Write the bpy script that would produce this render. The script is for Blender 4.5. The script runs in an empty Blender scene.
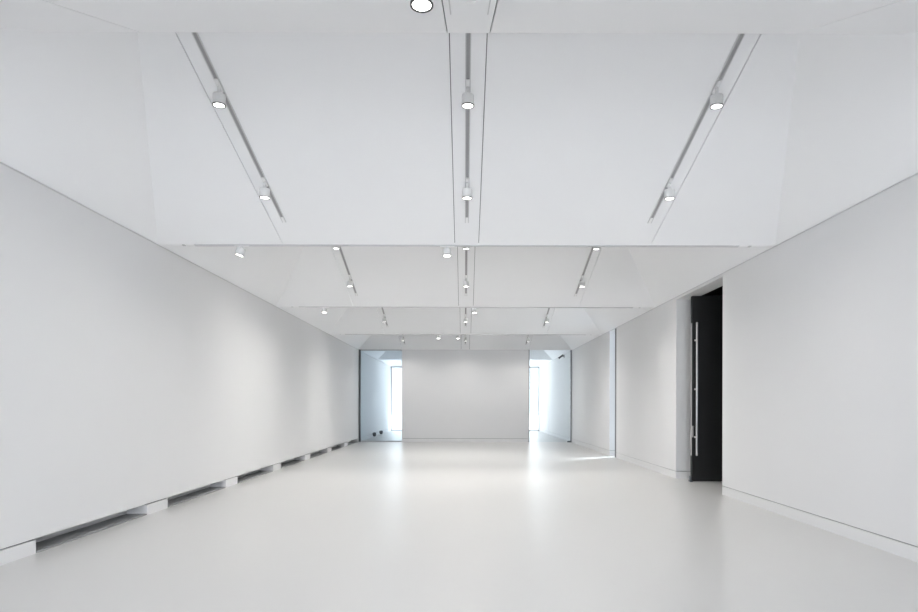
import bpy, bmesh, math
from mathutils import Vector, Matrix

C = bpy.context.scene.collection
R = math.radians

# ------------------------------------------------------------------ numbers
SPOT_W = 66
BACK_W = 420
END_W = 64
SIDE_W = 6.0
SKY = 2.3
W = 3.845            # half width of the hall
H = 3.332            # height of the walls / ceiling valleys
L = 4.81             # ceiling bay
VAL = {i: 2.81 + L * i for i in range(-2, 7)}      # valley lines
SOF = 0.09           # flat soffit of each valley
LIP = 1.45           # from valley to the lip of the rising face
SIDE = 0.72          # slope of the side facets
X_LIP, Z_LIP = 3.024, 3.923
X_TOP, Z_TOP = 2.352, 4.407
SL = (Z_TOP - H) / (L - LIP)      # slope of the descending face
FAR = VAL[4]
END = VAL[6]

# ------------------------------------------------------------------ materials
def material(name, col, rough=0.5, metal=0.0, spec=0.5, noise=0.0, nscale=3.0, bump=0.0, bscale=60.0, emit=None, estr=0.0):
    m = bpy.data.materials.new(name); m.use_nodes = True
    nt = m.node_tree; b = nt.nodes['Principled BSDF']
    b.inputs['Base Color'].default_value = (*col, 1)
    b.inputs['Roughness'].default_value = rough
    b.inputs['Metallic'].default_value = metal
    b.inputs['Specular IOR Level'].default_value = spec
    tc = nt.nodes.new('ShaderNodeTexCoord')
    if noise > 0:
        n = nt.nodes.new('ShaderNodeTexNoise'); n.inputs['Scale'].default_value = nscale
        n.inputs['Detail'].default_value = 4
        nt.links.new(tc.outputs['Object'], n.inputs['Vector'])
        r = nt.nodes.new('ShaderNodeMapRange')
        r.inputs['To Min'].default_value = 1 - noise; r.inputs['To Max'].default_value = 1 + noise
        nt.links.new(n.outputs['Fac'], r.inputs['Value'])
        x = nt.nodes.new('ShaderNodeVectorMath'); x.operation = 'SCALE'
        x.inputs[0].default_value = col
        nt.links.new(r.outputs['Result'], x.inputs['Scale'])
        nt.links.new(x.outputs['Vector'], b.inputs['Base Color'])
    if bump > 0:
        n2 = nt.nodes.new('ShaderNodeTexNoise'); n2.inputs['Scale'].default_value = bscale
        n2.inputs['Detail'].default_value = 3
        nt.links.new(tc.outputs['Object'], n2.inputs['Vector'])
        bp = nt.nodes.new('ShaderNodeBump'); bp.inputs['Strength'].default_value = bump
        bp.inputs['Distance'].default_value = 0.01
        nt.links.new(n2.outputs['Fac'], bp.inputs['Height'])
        nt.links.new(bp.outputs['Normal'], b.inputs['Normal'])
    if emit:
        b.inputs['Emission Color'].default_value = (*emit, 1)
        b.inputs['Emission Strength'].default_value = estr
    return m

def glass_material(name, tint, gloss=0.10):
    m = bpy.data.materials.new(name); m.use_nodes = True
    nt = m.node_tree; nt.nodes.clear()
    out = nt.nodes.new('ShaderNodeOutputMaterial')
    tr = nt.nodes.new('ShaderNodeBsdfTransparent'); tr.inputs['Color'].default_value = (*tint, 1)
    gl = nt.nodes.new('ShaderNodeBsdfGlossy'); gl.inputs['Roughness'].default_value = 0.02
    lw = nt.nodes.new('ShaderNodeLayerWeight'); lw.inputs['Blend'].default_value = 0.5
    pw = nt.nodes.new('ShaderNodeMath'); pw.operation = 'POWER'; pw.inputs[1].default_value = 5
    fr = nt.nodes.new('ShaderNodeMath'); fr.operation = 'MULTIPLY_ADD'; fr.inputs[1].default_value = 0.9; fr.inputs[2].default_value = 0.04
    nt.links.new(lw.outputs['Facing'], pw.inputs[0]); nt.links.new(pw.outputs[0], fr.inputs[0])
    mx = nt.nodes.new('ShaderNodeMixShader')
    nt.links.new(fr.outputs[0], mx.inputs['Fac'])
    nt.links.new(tr.outputs['BSDF'], mx.inputs[1]); nt.links.new(gl.outputs['BSDF'], mx.inputs[2])
    nt.links.new(mx.outputs['Shader'], out.inputs['Surface'])
    return m

M_WALL = material('white_wall_paint', (0.70, 0.70, 0.706), 0.75, spec=0.25, noise=0.012, nscale=0.8, bump=0.02, bscale=90)
M_CEIL = material('white_ceiling_board', (0.858, 0.862, 0.874), 0.8, spec=0.2, noise=0.01, nscale=0.7)
M_GAP = material('shadow_gap', (0.22, 0.22, 0.23), 0.8, spec=0.1, noise=0.02)
M_GAPL = material('pale_gap', (0.62, 0.62, 0.625), 0.8, spec=0.1, noise=0.02)
M_BACK = material('recess_lining', (0.42, 0.42, 0.43), 0.8, spec=0.1, noise=0.02)
M_ALU = material('track_aluminium', (0.58, 0.58, 0.59), 0.5, metal=0.0, noise=0.03, nscale=20)
M_TRACK = material('track_insert', (0.32, 0.32, 0.325), 0.6, noise=0.05, nscale=30)
M_WMET = material('white_enamel', (0.82, 0.82, 0.82), 0.4, noise=0.01)
M_RIM = material('lamp_rim', (0.045, 0.045, 0.045), 0.5, noise=0.03)
M_BODY = material('lamp_enamel', (0.66, 0.66, 0.655), 0.5, noise=0.01)
M_LENS = material('lamp_glow', (0.9, 0.9, 0.88), 0.4, noise=0.005, emit=(1, 0.985, 0.95), estr=6.0)
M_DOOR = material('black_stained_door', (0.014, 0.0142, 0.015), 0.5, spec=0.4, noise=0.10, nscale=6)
M_STEEL = material('brushed_steel', (0.62, 0.60, 0.60), 0.35, metal=0.85, noise=0.03, nscale=40)
M_FRAME = material('dark_grey_frame', (0.055, 0.062, 0.066), 0.5, noise=0.05, nscale=10)
M_FRAMEL = material('pale_grey_frame', (0.40, 0.41, 0.42), 0.5, noise=0.03, nscale=10)
M_FRAMEM = material('mid_grey_frame', (0.17, 0.18, 0.20), 0.5, noise=0.05, nscale=10)
M_VENT = material('grille_metal', (0.28, 0.285, 0.29), 0.6, noise=0.05, nscale=20)
M_DARK = material('dark_housing', (0.09, 0.10, 0.11), 0.5, noise=0.05, nscale=10)
M_GROUND = material('pale_paving', (0.75, 0.77, 0.8), 0.9, noise=0.05, nscale=1)
M_GLASSB = glass_material('blue_tinted_glass', (0.78, 0.825, 0.855))
M_GLASSD = glass_material('grey_tinted_glass', (0.62, 0.66, 0.69))
M_GLASS = glass_material('clear_glass', (0.95, 0.975, 0.985))

def floor_material():
    m = material('pale_polished_floor', (0.53, 0.526, 0.520), 0.30, spec=0.42, noise=0.006, nscale=0.9)
    nt = m.node_tree; b = nt.nodes['Principled BSDF']
    tc = nt.nodes.new('ShaderNodeTexCoord')
    n = nt.nodes.new('ShaderNodeTexNoise'); n.inputs['Scale'].default_value = 7.0; n.inputs['Detail'].default_value = 1
    nt.links.new(tc.outputs['Object'], n.inputs['Vector'])
    bp = nt.nodes.new('ShaderNodeBump'); bp.inputs['Strength'].default_value = 0.012; bp.inputs['Distance'].default_value = 0.05
    nt.links.new(n.outputs['Fac'], bp.inputs['Height'])
    nt.links.new(bp.outputs['Normal'], b.inputs['Normal'])
    return m
M_FLOOR = floor_material()

# ------------------------------------------------------------------ mesh helpers
def add_box(bm, x0, x1, y0, y1, z0, z1, mi=0):
    v = [bm.verts.new((x, y, z)) for z in (z0, z1) for y in (y0, y1) for x in (x0, x1)]
    for q in ((0, 2, 3, 1), (4, 5, 7, 6), (0, 1, 5, 4), (2, 6, 7, 3), (0, 4, 6, 2), (1, 3, 7, 5)):
        bm.faces.new([v[i] for i in q]).material_index = mi

def add_slab(bm, pts, off, mi=0):
    """closed plate: polygon pts and the same polygon moved by off"""
    a = [bm.verts.new(p) for p in pts]; o = Vector(off)
    b = [bm.verts.new(Vector(p) + o) for p in pts]
    n = len(pts)
    bm.faces.new(a).material_index = mi
    bm.faces.new(b[::-1]).material_index = mi
    for i in range(n):
        bm.faces.new([a[i], b[i], b[(i + 1) % n], a[(i + 1) % n]]).material_index = mi

def add_lathe(bm, prof, seg=24, mat=None, mi=0, caps=True):
    rings = []
    for r, z in prof:
        ring = []
        for k in range(seg):
            a = 2 * math.pi * k / seg
            p = Vector((r * math.cos(a), r * math.sin(a), z))
            ring.append(bm.verts.new(mat @ p if mat else p))
        rings.append(ring)
    for a, b in zip(rings, rings[1:]):
        for k in range(seg):
            f = bm.faces.new([a[k], a[(k + 1) % seg], b[(k + 1) % seg], b[k]]); f.smooth = True; f.material_index = mi
    if caps:
        bm.faces.new(rings[0][::-1]).material_index = mi
        bm.faces.new(rings[-1]).material_index = mi

def obj(name, bm, mats, parent=None, bevel=0.0, loc=None):
    bmesh.ops.recalc_face_normals(bm, faces=bm.faces)
    me = bpy.data.meshes.new(name); bm.to_mesh(me); bm.free()
    for m in (mats if isinstance(mats, (list, tuple)) else [mats]):
        me.materials.append(m)
    o = bpy.data.objects.new(name, me); C.objects.link(o)
    if parent: o.parent = parent
    if loc: o.location = loc
    if bevel:
        md = o.modifiers.new('bevel', 'BEVEL'); md.width = bevel; md.segments = 2; md.limit_method = 'ANGLE'
    return o

def tag(o, label=None, cat=None, group=None, kind=None):
    if label: o['label'] = label
    if cat: o['category'] = cat
    if group: o['group'] = group
    if kind: o['kind'] = kind
    return o

def struct(name, bm, mats, label, cat, parent=None):
    return tag(obj(name, bm, mats, parent), label, cat, None, 'structure')

def empty(name, loc=(0, 0, 0), rz=0.0):
    o = bpy.data.objects.new(name, None); C.objects.link(o)
    o.location = loc; o.rotation_euler.z = rz; o.empty_display_size = 0.1
    return o

def box(x0, x1, y0, y1, z0, z1):
    bm = bmesh.new(); add_box(bm, x0, x1, y0, y1, z0, z1); return bm

# ------------------------------------------------------------------ floor
YB = VAL[-2] - 0.2
bm = box(-4.35, 4.145, YB, END + 0.3, -0.12, 0.0)
struct('floor', bm, M_FLOOR, 'pale glossy floor of the long white hall', 'floor')
struct('floor_vestibule', box(4.146, 6.7, 8.9, 12.8, -0.12, 0.0), M_FLOOR, 'shaded floor strip behind the black door', 'floor')
struct('ground', box(-40, 60, END + 0.32, END + 60, -0.2, -0.05), M_GROUND, 'pale paving outside the bright end window', 'ground')
struct('ground_side', box(4.3, 40, 13.2, END + 0.31, -0.2, -0.05), M_GROUND, 'pale paving outside the narrow side window', 'ground')

# ------------------------------------------------------------------ left wall, blocks, slots
BZ = 0.135           # underside of the walls
GT = 0.022           # gap between wall top and ceiling
TH = 0.30
bm = bmesh.new()
add_box(bm, -W - TH, -W, YB, END + 0.1, BZ, H - GT)
add_box(bm, -W - TH - 0.05, -W - 0.25, YB, END + 0.1, 0, BZ + 0.002)
struct('wall_left', bm, M_WALL, 'long blank white wall along the left side', 'wall')
struct('trim_3', box(-W - TH, -W - 0.03, FAR + 0.11, END + 0.1, H - GT + 0.001, H - 0.001), M_GAP, 'dark shadow line along the top of the left wall behind the bluish glass', 'trim')
struct('trim_1', box(-W - TH, -W - 0.012, YB, FAR + 0.1, H - GT + 0.001, H - 0.001), M_GAPL, 'recessed shadow line along the top of the left wall', 'trim')

S0, SP, SLN = 5.46, 2.425, 1.92
starts = [S0 + SP * k for k in range(-5, 7)]
prev = YB
ords = ['nearest', 'second nearest', 'third nearest', 'fourth nearest', 'fifth nearest', 'sixth nearest', 'seventh nearest']
edges = []
for s in starts:
    edges.append((prev, s)); prev = s + SLN
edges.append((prev, END + 0.1))
bi = 0
for (a, b) in edges:
    bm = bmesh.new()
    add_box(bm, -W - 0.249, -W, a, b, 0.0, 0.122)
    add_box(bm, -W - 0.249, -W - 0.02, a, b, 0.1225, BZ - 0.0005, 1)
    o = struct('baseboard_left', bm, [M_WALL, M_GAP],
               'white base block of the left wall between floor vents' + (', %s in view' % ords[bi] if b > 5 and bi < 7 else ' out of view' if b < 5 else ', last by the glass'), 'baseboard')
    if b > 5: bi += 1

for k, s in enumerate(starts):
    if s < 5: continue
    i = k - 5
    g = empty('floor_vent', (-W - 0.125, s + SLN / 2, 0.0))
    tag(g, 'dark linear floor vent in the %s slot under the left wall' % ords[i], 'vent', 'floor vents under the left wall')
    bm = bmesh.new(); hl = SLN / 2 - 0.003
    for x in (-0.122, 0.104):
        add_box(bm, x, x + 0.018, -hl, hl, 0.0005, 0.016)
    for y in (-hl, hl - 0.018):
        add_box(bm, -0.104, 0.104, y, y + 0.018, 0.0005, 0.016)
    add_box(bm, -0.104, 0.104, -hl + 0.018, hl - 0.018, 0.0005, 0.004)
    obj('vent_frame', bm, M_VENT, g)
    bm = bmesh.new()
    for j in range(9):
        x = -0.094 + j * 0.0225
        add_box(bm, x, x + 0.008, -hl + 0.019, hl - 0.019, 0.0045, 0.015)
    obj('slats', bm, M_VENT, g)

# ------------------------------------------------------------------ right wall
D0, D1 = 9.18, 11.19          # door opening
N0, N1 = 15.60, 16.32         # narrow side window
segs = [('wall_right', YB, D0, 'white right wall nearer than the black door'),
        ('wall_right', D1, N0, 'white right wall between black door and narrow side window'),
        ('wall_right', N1, END + 0.1, 'white right wall beyond the narrow side window')]
for nm, a, b, lab in segs:
    bm = bmesh.new(); add_box(bm, W, W + TH, a, b, BZ, H - GT)
    struct(nm, bm, M_WALL, lab, 'wall')
    bm = bmesh.new(); add_box(bm, W, W + TH, a, b, 0, BZ - 0.009)
    add_box(bm, W + 0.015, W + TH, a + 0.012, b - 0.012, BZ - 0.0088, BZ - 0.0002, 1)
    struct('baseboard_right', bm, [M_WALL, M_GAP], 'flush baseboard of the ' + lab, 'baseboard')
DT = 3.272
struct('wall_right_lintel', box(W, W + TH, D0 + 0.0005, D1 - 0.0005, DT, H - GT), M_WALL, 'white lintel over the black door', 'wall')
struct('trim_2', box(W + 0.012, W + TH, YB, END + 0.1, H - GT + 0.001, H - 0.001), M_GAPL, 'recessed shadow line along the top of the right wall', 'trim')

# vestibule behind the black door
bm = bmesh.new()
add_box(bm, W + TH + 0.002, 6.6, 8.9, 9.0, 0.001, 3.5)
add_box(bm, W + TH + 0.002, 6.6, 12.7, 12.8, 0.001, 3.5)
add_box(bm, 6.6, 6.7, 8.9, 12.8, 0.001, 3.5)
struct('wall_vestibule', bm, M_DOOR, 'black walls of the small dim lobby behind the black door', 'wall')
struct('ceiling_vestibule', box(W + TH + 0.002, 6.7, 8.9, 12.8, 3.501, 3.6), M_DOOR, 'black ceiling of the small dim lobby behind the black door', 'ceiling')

# black pivot door, standing open
DX, DY = 3.955, 10.70
dr = tag(empty('door_1', (DX, DY, 0.0)), 'tall black door standing open in the right wall', 'door', None, 'structure')
leaf = obj('door_leaf', box(0, 1.95, 0, 0.07, 0.012, 3.252), M_DOOR, dr, 0.003)
def bar_handle(ysurf, s):
    bm = bmesh.new()
    yb = ysurf + s * 0.085
    add_lathe(bm, [(0.001, 0.465), (0.016, 0.467), (0.0175, 0.472), (0.0175, 2.775), (0.016, 2.78), (0.001, 2.782)], 16, Matrix.Translation((0.052, yb, 0)))
    h = obj('pull_handle', bm, M_STEEL, dr)
    for z in (0.785, 1.62, 2.475):
        bm = bmesh.new()
        m = Matrix.Translation((0.052, ysurf, z)) @ Matrix.Rotation(-s * R(90), 4, 'X')
        add_lathe(bm, [(0.017, 0.0), (0.017, 0.008), (0.010, 0.010), (0.010, 0.08)], 12, m)
        obj('standoff', bm, M_STEEL, h)
    return h
bar_handle(0.0, -1); bar_handle(0.07, 1)
tag(obj('edge_plate', box(-0.004, 0.0, 0.008, 0.062, 0.46, 2.78), M_STEEL, dr), 'steel strip on the edge of the door')
tag(obj('lock_plate', box(0.0, 0.022, -0.004, 0.0, 0.78, 0.98), M_STEEL, dr), 'small steel lock plate')
bm = bmesh.new(); add_box(bm, -0.035, 0.02, 0.0, 0.07, 0.001, 0.03); add_box(bm, -0.03, 0.0, 0.01, 0.06, 0.03, 0.10)
obj('pivot_shoe', bm, M_DARK, dr, 0.003)

# narrow side window (glass set at the outer face)
wn = tag(empty('window_1', (W, N0, 0.0)), 'narrow full height window slot in the right wall', 'window', None, 'structure')
wl = N1 - N0
bm = bmesh.new()
add_box(bm, 0.0, TH, 0.001, 0.145, 0.002, H - GT - 0.002)
obj('window_frame', bm, M_FRAME, wn)
obj('pane', box(TH - 0.04, TH - 0.025, 0.146, wl - 0.002, 0.002, H - 0.03), M_GLASSD, wn)

# ------------------------------------------------------------------ folded ceiling
G = 0.004            # half width of a joint
SEAM = (0.1485, 2.288)
def hip_desc(x, b, X_TOP):  # y of the hip on the descending face
    return b - (W - abs(x)) / (W - X_TOP) * (L - LIP)
def hip_rise(x, a, X_LIP):
    return a + SOF + (W - abs(x)) / (W - X_LIP) * (LIP - SOF)
cuts = [-W, -SEAM[1], -SEAM[0], SEAM[0], SEAM[1], W]
def bands():
    for k in range(5):
        x0, x1 = cuts[k], cuts[k + 1]
        yield (x0 + (G if k > 0 else 0), x1 - (G if k < 4 else 0))

BAYN = {-2: 'rear', -1: 'bay over the camera', 0: 'nearest', 1: 'second', 2: 'third', 3: 'fourth', 4: 'fifth', 5: 'sixth'}
for i in range(-2, 6):
    a, b = VAL[i], VAL[i + 1]
    SIDE = 0.72 if i <= 0 else 0.604
    X_LIP = W - (Z_LIP - H) / SIDE; X_TOP = W - (Z_TOP - H) / SIDE
    zr = lambda y: H + (Z_LIP - H) * (y - a - SOF) / (LIP - SOF)
    zd = lambda y: H + SL * (b - y)
    bm = bmesh.new()
    # descending face
    nrm = Vector((0, SL, 1)).normalized() * 0.02
    nb = Vector((0, SL, 1)).normalized()
    for (x0, x1) in bands():
        xs = sorted({x0, x1} | {s for s in (-X_TOP, X_TOP) if x0 < s < x1})
        low = [(x, b, zd(b)) for x in xs]
        up = []
        for x in xs:
            y = a + LIP if abs(x) <= X_TOP + 1e-6 else hip_desc(x, b, X_TOP)
            up.append((x, y, zd(y)))
        pts = low + up[::-1]
        out = []
        for p in pts:
            if not out or (Vector(p) - Vector(out[-1])).length > 1e-5: out.append(p)
        if (Vector(out[0]) - Vector(out[-1])).length < 1e-5: out.pop()
        add_slab(bm, out, nrm)
    # rising face
    nr = Vector((0, -(Z_LIP - H) / (LIP - SOF), 1)).normalized()
    for (x0, x1) in bands():
        xs = sorted({x0, x1} | {s for s in (-X_LIP, X_LIP) if x0 < s < x1})
        low = [(x, a + SOF, H) for x in xs]
        up = []
        for x in xs:
            y = a + LIP if abs(x) <= X_LIP + 1e-6 else hip_rise(x, a, X_LIP)
            up.append((x, y, zr(y)))
        pts = low + up[::-1]; out = []
        for p in pts:
            if not out or (Vector(p) - Vector(out[-1])).length > 1e-5: out.append(p)
        if (Vector(out[0]) - Vector(out[-1])).length < 1e-5: out.pop()
        add_slab(bm, out, nr * 0.02)
    # backing of the joints
    for s in SEAM:
        for sg in (-1, 1):
            x0, x1 = sg * s - 0.02, sg * s + 0.02
            o0 = nb * 0.0203; o1 = nb * 0.02
            add_slab(bm, [Vector((x0, b + 0.03, zd(b + 0.03))) + o0, Vector((x1, b + 0.03, zd(b + 0.03))) + o0,
                          Vector((x1, a + LIP + 0.01, zd(a + LIP + 0.01))) + o0, Vector((x0, a + LIP + 0.01, zd(a + LIP + 0.01))) + o0], o1, 1)
            o0 = nr * 0.0203; o1 = nr * 0.02
            add_slab(bm, [Vector((x0, a + SOF, H)) + o0, Vector((x1, a + SOF, H)) + o0,
                          Vector((x1, a + LIP, Z_LIP)) + o0, Vector((x0, a + LIP, Z_LIP)) + o0], o1, 1)
    # soffit of the valley and lip edge
    add_box(bm, -W - TH, W + TH, a, a + SOF, H, H + 0.03)
    # side facets
    for sg in (-1, 1):
        pts = [(sg * W, a + SOF, H), (sg * W, b, H), (sg * X_TOP, a + LIP, Z_TOP), (sg * X_LIP, a + LIP, Z_LIP)]
        add_slab(bm, pts, Vector((sg * SIDE, 0, 1)).normalized() * 0.03)
        x0, x1 = sorted((sg * W, sg * (W + TH)))
        add_box(bm, x0, x1, a + SOF, b, H, H + 0.05)
    struct('ceiling', bm, [M_CEIL, M_GAP], 'folded white ceiling, %s bay' % BAYN[i].replace('bay over the camera', 'overhead'), 'ceiling')
    # upstand between the lip and the next descending face
    bm = bmesh.new()
    add_slab(bm, [(-X_LIP - 0.04, a + LIP + 0.001, Z_LIP + 0.0), (X_LIP + 0.04, a + LIP + 0.001, Z_LIP + 0.0), (X_TOP + 0.02, a + LIP + 0.001, Z_TOP + 0.02), (-X_TOP - 0.02, a + LIP + 0.001, Z_TOP + 0.02)], (0, -0.02, 0))
    struct('ceiling_upstand', bm, M_WALL, 'hidden upstand above the lip of the %s ceiling fold' % BAYN[i].replace('bay over the camera', 'overhead'), 'ceiling')

# back wall behind the camera
bm = bmesh.new()
add_box(bm, -W - TH, -W + 0.5, YB, VAL[-2], 0, H); add_box(bm, W - 0.5, W + TH, YB, VAL[-2], 0, H)
add_box(bm, -W + 0.5, W - 0.5, YB, VAL[-2], 3.1, H)
struct('wall_back', bm, M_WALL, 'white wall around the added window behind the camera', 'wall')
w = tag(empty('added_window', (0, YB, 0.0)), 'wide unseen window added behind the camera', 'window', None, 'structure')  # invented opening, added to bring frontal light into the hall
bm = bmesh.new()
for x in (-W + 0.53, -1.1, 1.1, W - 0.53):
    add_box(bm, x - 0.03, x + 0.03, 0.0, 0.10, 0.0, 3.099)
obj('window_frame', bm, M_FRAMEL, w)
obj('pane', box(-W + 0.56, W - 0.56, 0.045, 0.06, 0.0, 3.099), M_GLASS, w)

bm = bmesh.new()
add_box(bm, -W - TH, W + TH, YB, END + 0.3, 4.62, 4.72)
for sg in (-1, 1):
    x0, x1 = sorted((sg * (W + TH), sg * (W + TH - 0.06)))
    add_box(bm, x0, x1, YB, END + 0.3, H + 0.051, 4.62)
struct('sunshield', bm, M_CEIL, 'unseen added roof over the folded ceiling', 'sunshield')  # unseen box added to keep sun from leaking through the ceiling joints

# ------------------------------------------------------------------ far partition
PX = 2.285
bm = bmesh.new(); add_box(bm, -PX, PX, FAR, FAR + 0.3, BZ, H - 0.004)
struct('wall_far', bm, M_WALL, 'white freestanding wall at the far end between the two glazed openings', 'wall')
bm = bmesh.new(); add_box(bm, -PX, PX, FAR, FAR + 0.3, 0, BZ - 0.012); add_box(bm, -PX + 0.02, PX - 0.02, FAR + 0.015, FAR + 0.3, BZ - 0.0118, BZ - 0.0002, 1)
struct('baseboard_far', bm, [M_WALL, M_GAP], 'flush baseboard of the far white wall', 'baseboard')

w = tag(empty('window_2', (-W, FAR, 0.0)), 'bluish glass panel left of the far white wall', 'window', None, 'structure')
ow = W - PX
obj('window_post', box(0.0, 0.075, 0.02, 0.10, 0.0, H - 0.001), M_FRAME, w)
obj('bottom_rail', box(0.0755, ow - 0.002, 0.03, 0.09, 0.0, 0.045), M_FRAMEL, w)
obj('top_rail', box(0.0755, ow - 0.002, 0.03, 0.09, H - 0.04, H - 0.001), M_FRAMEL, w)
obj('pane', box(0.076, ow - 0.002, 0.055, 0.067, 0.046, H - 0.041), M_GLASSB, w)
w = tag(empty('window_3', (PX, FAR, 0.0)), 'clear glass panel right of the far white wall', 'window', None, 'structure')
obj('window_post', box(0.001, 0.028, 0.0, 0.10, 0.0, H - 0.001), M_FRAMEM, w)
obj('window_post', box(ow - 0.05, ow - 0.012, 0.0, 0.06, 0.0, H - 0.001), M_FRAMEM, w)
obj('pane', box(0.029, ow - 0.051, 0.045, 0.057, 0.012, H - 0.012), M_GLASS, w)
bm = bmesh.new(); add_box(bm, ow - 0.16, ow - 0.051, 0.0, 0.03, 0.0, 0.055)
obj('pivot_shoe', bm, M_DARK, w, 0.004)

# end glazing
w = tag(empty('window_4', (0, END, 0.0)), 'full height bright glazing at the end of the hall behind the far wall', 'window', None, 'structure')
bm = bmesh.new()
for x in (-W + 0.03, -1.9, 0, 1.9, 3.38, W - 0.03):
    add_box(bm, x - 0.022, x + 0.022, 0.0, 0.10, 0.0, H - 0.001)
add_box(bm, -W, W, 0.001, 0.099, 0.0005, 0.06); add_box(bm, -W, W, 0.001, 0.099, H - 0.06, H - 0.002)
obj('window_frame', bm, M_FRAMEL, w)
obj('pane', box(-W + 0.06, W - 0.06, 0.045, 0.06, 0.06, H - 0.06), M_GLASS, w)
struct('wall_end', box(-W - TH, W + TH, END + 0.105, END + 0.3, H - 0.02, 4.61), M_WALL, 'white header over the end glazing', 'wall')

# ------------------------------------------------------------------ lighting tracks
TX = 2.138
SIDEN = {-1: 'left', 0: 'middle', 1: 'right'}
def track_meshes():
    n = (L - LIP) / math.cos(math.atan(SL))
    return n
def sloped_track(i, sx):
    a, b = VAL[i], VAL[i + 1]
    y0, y1 = a + LIP + 0.12, b - 0.45
    zd = lambda y: H + SL * (b - y)
    t = empty('lighting_track', (sx * TX, y1, zd(y1)))
    t.rotation_euler.x = math.atan(SL) * -1
    ln = (y1 - y0) / math.cos(math.atan(SL))
    tag(t, 'long grey lighting track on the %s sloping ceiling panel, %s' % (BAYN[i], {-1: 'left of centre', 0: 'in the centre strip', 1: 'right of centre'}[sx]),
        'lighting track', 'sloping ceiling lighting tracks')
    bm = bmesh.new()
    for x in (-0.023, 0.015):
        add_box(bm, x, x + 0.008, -ln, 0, -0.010, -0.0003)
    obj('track_rail', bm, M_ALU, t)
    obj('track_insert', box(-0.0148, 0.0148, -ln + 0.10, -0.10, -0.005, -0.0003), M_TRACK, t)
    for ya in (-ln, -0.099):
        obj('end_cap', box(-0.0148, 0.0148, ya, ya + 0.099, -0.009, -0.0003), M_WMET, t)
    return t
for i in range(0, 4):
    for sx in (-1, 0, 1):
        sloped_track(i, sx)

def valley_track(i):
    t = empty('lighting_track', (0, VAL[i] + 0.03, H))
    tag(t, 'thin grey lighting track across the hall along the %s ceiling valley' % {1: 'nearest', 2: 'second', 3: 'third'}[i], 'lighting track', 'crosswise lighting tracks')
    bm = bmesh.new()
    add_box(bm, -3.40, 3.40, -0.022, -0.014, -0.013, -0.0003); add_box(bm, -3.40, 3.40, 0.014, 0.022, -0.013, -0.0003)
    obj('track_rail', bm, M_ALU, t)
    obj('track_insert', box(-3.40, 3.40, -0.0138, 0.0138, -0.006, -0.0003), M_TRACK, t)
    for x in (-3.55, 3.40):
        bm = bmesh.new()
        e = 0.03
        xo = x if x < 0 else x + 0.15 - e
        add_box(bm, x, x + 0.15, -0.02, 0.02, -0.004, -0.0003); add_box(bm, xo, xo + e, -0.022, 0.022, -0.013, -0.0041, 1)
        obj('end_cap', bm, [M_WMET, M_ALU], t)
for i in (1, 2, 3): valley_track(i)

# ------------------------------------------------------------------ spotlights
def spotlight(loc, drop, label, group, tilt=(0, 0), slope=True, glow=SPOT_W):
    """loc: point on the ceiling surface; lens hangs `drop` below"""
    t = empty('spotlight', loc); tag(t, label, 'spotlight', group)
    ad = bmesh.new()
    if slope:
        al = -math.atan(SL)
        M = Matrix.Rotation(al, 4, 'X')
        tmp = bmesh.new(); add_box(tmp, -0.0145, 0.0145, -0.07, 0.07, -0.026, -0.0105)
        tmp.transform(M); me = bpy.data.meshes.new('tmp'); tmp.to_mesh(me); ad.from_mesh(me); tmp.free(); bpy.data.meshes.remove(me)
    else:
        add_box(ad, -0.09, 0.09, -0.0135, 0.0135, -0.024, -0.0135 if label.find('top edge') < 0 else 0.0)
    obj('track_adapter', ad, M_WMET, t, 0.002)
    r = 0.0535
    hb = min(0.098, drop - 0.045)
    zc = -drop
    P = Matrix.Translation((0, 0, -0.03)) @ Matrix.Rotation(tilt[0], 4, 'X') @ Matrix.Rotation(tilt[1], 4, 'Y') @ Matrix.Translation((0, 0, 0.03))
    bm = bmesh.new()
    add_lathe(bm, [(0.015, -0.02), (0.015, zc + hb + 0.002)], 12, P)
    obj('stem', bm, M_BODY, t)
    bm = bmesh.new()
    add_lathe(bm, [(0.001, zc + hb), (r - 0.012, zc + hb), (r - 0.003, zc + hb - 0.004), (r, zc + hb - 0.012), (r, zc + 0.0085),
                   (r - 0.001, zc + 0.0075), (r - 0.0095, zc + 0.0075), (r - 0.0095, zc + 0.012), (0.001, zc + 0.012)], 32, P)
    body = obj('lamp_body', bm, M_BODY, t)
    bm = bmesh.new()
    add_lathe(bm, [(r + 0.0008, zc + 0.007), (r + 0.0008, zc), (r - 0.0085, zc), (r - 0.0085, zc + 0.010)], 32, P, caps=False)
    obj('rim', bm, M_RIM, body)
    bm = bmesh.new()
    add_lathe(bm, [(0.001, zc + 0.011), (r - 0.009, zc + 0.011), (r - 0.009, zc + 0.003), (0.001, zc + 0.0022)], 32, P)
    obj('lens', bm, M_LENS, body)
    li = bpy.data.lights.new('spot_beam', 'SPOT'); li.energy = glow; li.spot_size = R(150); li.spot_blend = 1.0
    li.shadow_soft_size = 0.04; li.color = (1, 0.975, 0.93)
    lo = bpy.data.objects.new('spot_beam', li); C.objects.link(lo); lo.parent = t
    lo.matrix_local = Matrix.Translation((0, 0, zc - 0.012))
    return t

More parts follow.
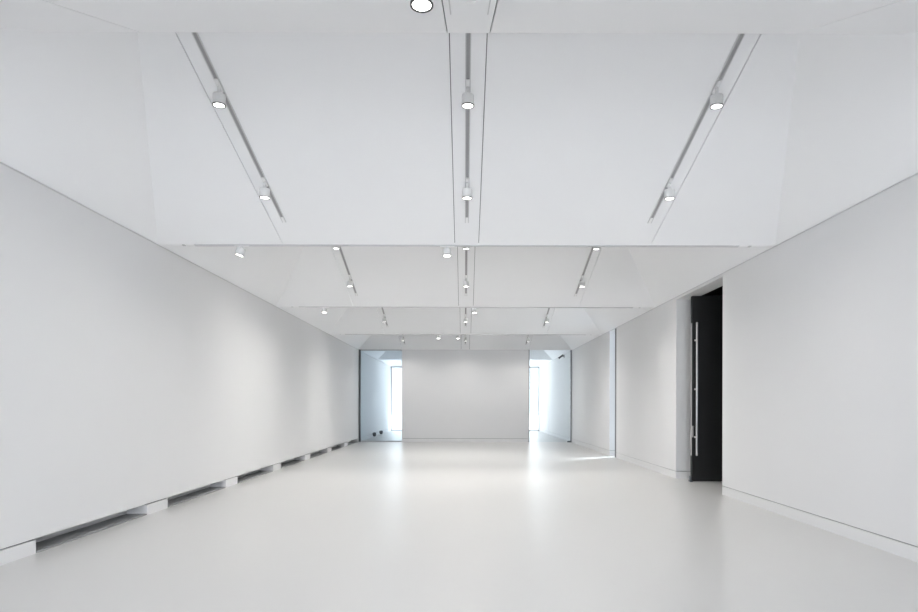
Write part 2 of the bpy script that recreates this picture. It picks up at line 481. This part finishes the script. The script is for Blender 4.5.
OFF = {0: -2.36, 1: -1.155}
BAYP = {0: 0.68, 1: 1.6, 2: 2.4, 3: 1.1}
for i in range(0, 4):
    b = VAL[i + 1]
    for sx in (-1, 0, 1):
        for k in (0, 1):
            if i >= 2 and k == 0: continue
            y = b + OFF[k]
            z = H + SL * (b - y)
            if i < 2:
                lab = 'white spotlight on the %s track of the %s sloping ceiling panel, %s of two' % (SIDEN[sx], BAYN[i], 'upper' if k == 0 else 'lower')
            else:
                lab = 'small white spotlight on the %s track of the %s sloping ceiling panel' % (SIDEN[sx], BAYN[i])
            spotlight((sx * TX, y, z), 0.185, lab, 'spotlights on the sloping tracks', glow=SPOT_W * BAYP[i])
vs = [(0, -0.226, 2.85, (0, 0), 'large round white spotlight at the top edge of the photo left of centre'),
      (1, -2.81, None, (R(-6), R(14)), 'white spotlight tilted toward the left wall on the nearest crosswise track'),
      (1, -0.245, None, (R(-8), 0), 'white spotlight left of the centre strip on the nearest crosswise track'),
      (2, -2.88, None, (R(-8), 0), 'white spotlight near the left wall on the second crosswise track'),
      (2, 0.175, None, (R(-8), 0), 'white spotlight just right of the centre strip on the second crosswise track'),
      (3, -0.76, None, (R(-8), 0), 'left of two white spotlights on the third crosswise track'),
      (3, -0.21, None, (R(-8), 0), 'right of two white spotlights on the third crosswise track')]
for i, x, y, tl, lab in vs:
    spotlight((x, y if y else VAL[i] + 0.03, H), 0.14 if i < 2 else 0.125, lab, 'spotlights on the crosswise tracks', tl, False, glow=SPOT_W * (0.9 if i == 0 else 0.15 if x < -2 else 0.65 if i < 3 else 0.5))

# panel and detector in the near centre strip
rs = (Z_LIP - H) / (LIP - SOF)
def rise_pt(y): return H + rs * (y - VAL[0] - SOF)
t = empty('ceiling_hatch', (0, 3.27, rise_pt(3.27))); t.rotation_euler.x = math.atan(rs)
tag(t, 'narrow white hatch in the centre ceiling strip at the top edge of the photo', 'hatch')
bm = bmesh.new()
for x in (-0.113, 0.106):
    add_box(bm, x, x + 0.007, -0.37, 0.37, -0.0045, -0.0003)
obj('hatch_joint', bm, M_ALU, t)
obj('hatch_panel', box(-0.105, 0.105, -0.37, 0.37, -0.004, -0.0003), M_CEIL, t)
t = empty('smoke_detector', (0.006, 3.145, rise_pt(3.145) - 0.0045)); t.rotation_euler.x = math.atan(rs)
tag(t, 'small round white detector on the hatch at the top edge of the photo', 'detector')
bm = bmesh.new(); add_lathe(bm, [(0.036, 0.0), (0.036, -0.010), (0.032, -0.016), (0.001, -0.016)], 24)
obj('detector_base', bm, M_WMET, t)
bm = bmesh.new(); add_lathe(bm, [(0.024, -0.0163), (0.024, -0.024), (0.020, -0.029), (0.001, -0.030)], 24)
obj('sensor_head', bm, M_WMET, t)

# ------------------------------------------------------------------ behind the glass
def floor_lamp(x, y, label):
    t = empty('floor_spotlight', (x, y, 0.0)); tag(t, label, 'floor lamp', 'dark floor spotlights behind the left glass')
    bm = bmesh.new(); add_lathe(bm, [(0.07, 0.0), (0.07, 0.012), (0.06, 0.016), (0.001, 0.016)], 20)
    obj('base', bm, M_WMET, t)
    bm = bmesh.new(); add_lathe(bm, [(0.012, 0.0165), (0.012, 0.05)], 10)
    obj('stem', bm, M_WMET, t)
    bm = bmesh.new()
    P = Matrix.Translation((0, 0, 0.11)) @ Matrix.Rotation(R(25), 4, 'X')
    add_lathe(bm, [(0.03, -0.07), (0.05, -0.06), (0.075, 0.0), (0.08, 0.07), (0.07, 0.07), (0.06, 0.03), (0.001, 0.02)], 20, P)
    obj('lamp_head', bm, M_DARK, t)
floor_lamp(-3.73, 25.2, 'nearer small dark floor spotlight behind the bluish left glass')
floor_lamp(-3.70, 27.0, 'farther small dark floor spotlight behind the bluish left glass')

t = empty('security_camera', (W, 23.75, 3.24)); tag(t, 'small dark camera mounted high on the right wall behind the right glass', 'camera')
bm = bmesh.new(); add_box(bm, -0.02, -0.0005, -0.05, 0.05, -0.06, 0.05)
obj('mount_plate', bm, M_DARK, t, 0.003)
bm = bmesh.new(); add_lathe(bm, [(0.015, 0.0), (0.015, 0.10)], 10, Matrix.Translation((-0.018, 0, 0.0)) @ Matrix.Rotation(R(-90), 4, 'Y'))
obj('bracket_arm', bm, M_DARK, t)
bm = bmesh.new()
add_lathe(bm, [(0.03, -0.15), (0.045, -0.14), (0.05, 0.10), (0.055, 0.15), (0.045, 0.15), (0.04, 0.12), (0.001, 0.12)], 20,
          Matrix.Translation((-0.13, 0, -0.01)) @ Matrix.Rotation(R(-128), 4, 'Y') @ Matrix.Scale(0.72, 4))
obj('camera_body', bm, M_DARK, t)

# ------------------------------------------------------------------ light
wd = bpy.data.worlds.new('sky'); bpy.context.scene.world = wd; wd.use_nodes = True
bg = wd.node_tree.nodes['Background']
bg.inputs['Color'].default_value = (0.93, 0.965, 1.0, 1); bg.inputs['Strength'].default_value = SKY

def area(name, loc, rot, sx, sy, e, col=(0.95, 0.98, 1)):
    li = bpy.data.lights.new(name, 'AREA'); li.shape = 'RECTANGLE'; li.size = sx; li.size_y = sy; li.energy = e; li.color = col
    o = bpy.data.objects.new(name, li); C.objects.link(o); o.location = loc; o.rotation_euler = rot
    return o
area('end_daylight', (0, END - 0.05, H / 2), (R(-90), 0, 0), 2 * W - 0.2, H - 0.2, END_W)
area('end_wall_fill', (-1.6, END - 0.15, 1.7), (R(-90), 0, R(48)), 3.0, 2.8, 30)  # extra fill lamp, added and turned to whiten the right wall's far end
area('side_daylight', (W + TH + 0.1, (N0 + N1) / 2, H / 2), (0, R(90), 0), H - 0.2, N1 - N0 - 0.05, SIDE_W)
area('back_fill', (0, YB + 0.12, 1.6), (R(90), 0, 0), 2 * W - 1.2, 2.9, BACK_W, (0.90, 0.94, 1.0))  # added fill lamp standing in the invented window behind the camera

sl = bpy.data.lights.new('sun', 'SUN'); sl.energy = 13.0; sl.angle = R(10); sl.color = (1, 0.98, 0.95)
so = bpy.data.objects.new('sun', sl); C.objects.link(so); so.location = (20, 16, 30)
so.rotation_euler = Vector((-0.48, -0.34, -1.0)).to_track_quat('-Z', 'Y').to_euler()

# ------------------------------------------------------------------ camera
cd = bpy.data.cameras.new('camera'); cam = bpy.data.objects.new('camera', cd); C.objects.link(cam)
cd.sensor_width = 36; cd.lens = 24
cam.location = (-0.022, 0, 1.332); cam.rotation_euler = (R(90), R(-0.13), 0)
cd.shift_x = -(464.6 - 459) / 918; cd.shift_y = (405.2 - 306) / 918
cd.clip_start = 0.05; cd.clip_end = 300
sc = bpy.context.scene; sc.camera = cam
sc.view_settings.view_transform = 'Standard'; sc.view_settings.look = 'None'
sc.view_settings.gamma = 1; sc.view_settings.use_curve_mapping = False
sc.view_settings.exposure = 0.44
sc.cycles.diffuse_bounces = 8; sc.cycles.max_bounces = 16; sc.cycles.transparent_max_bounces = 16
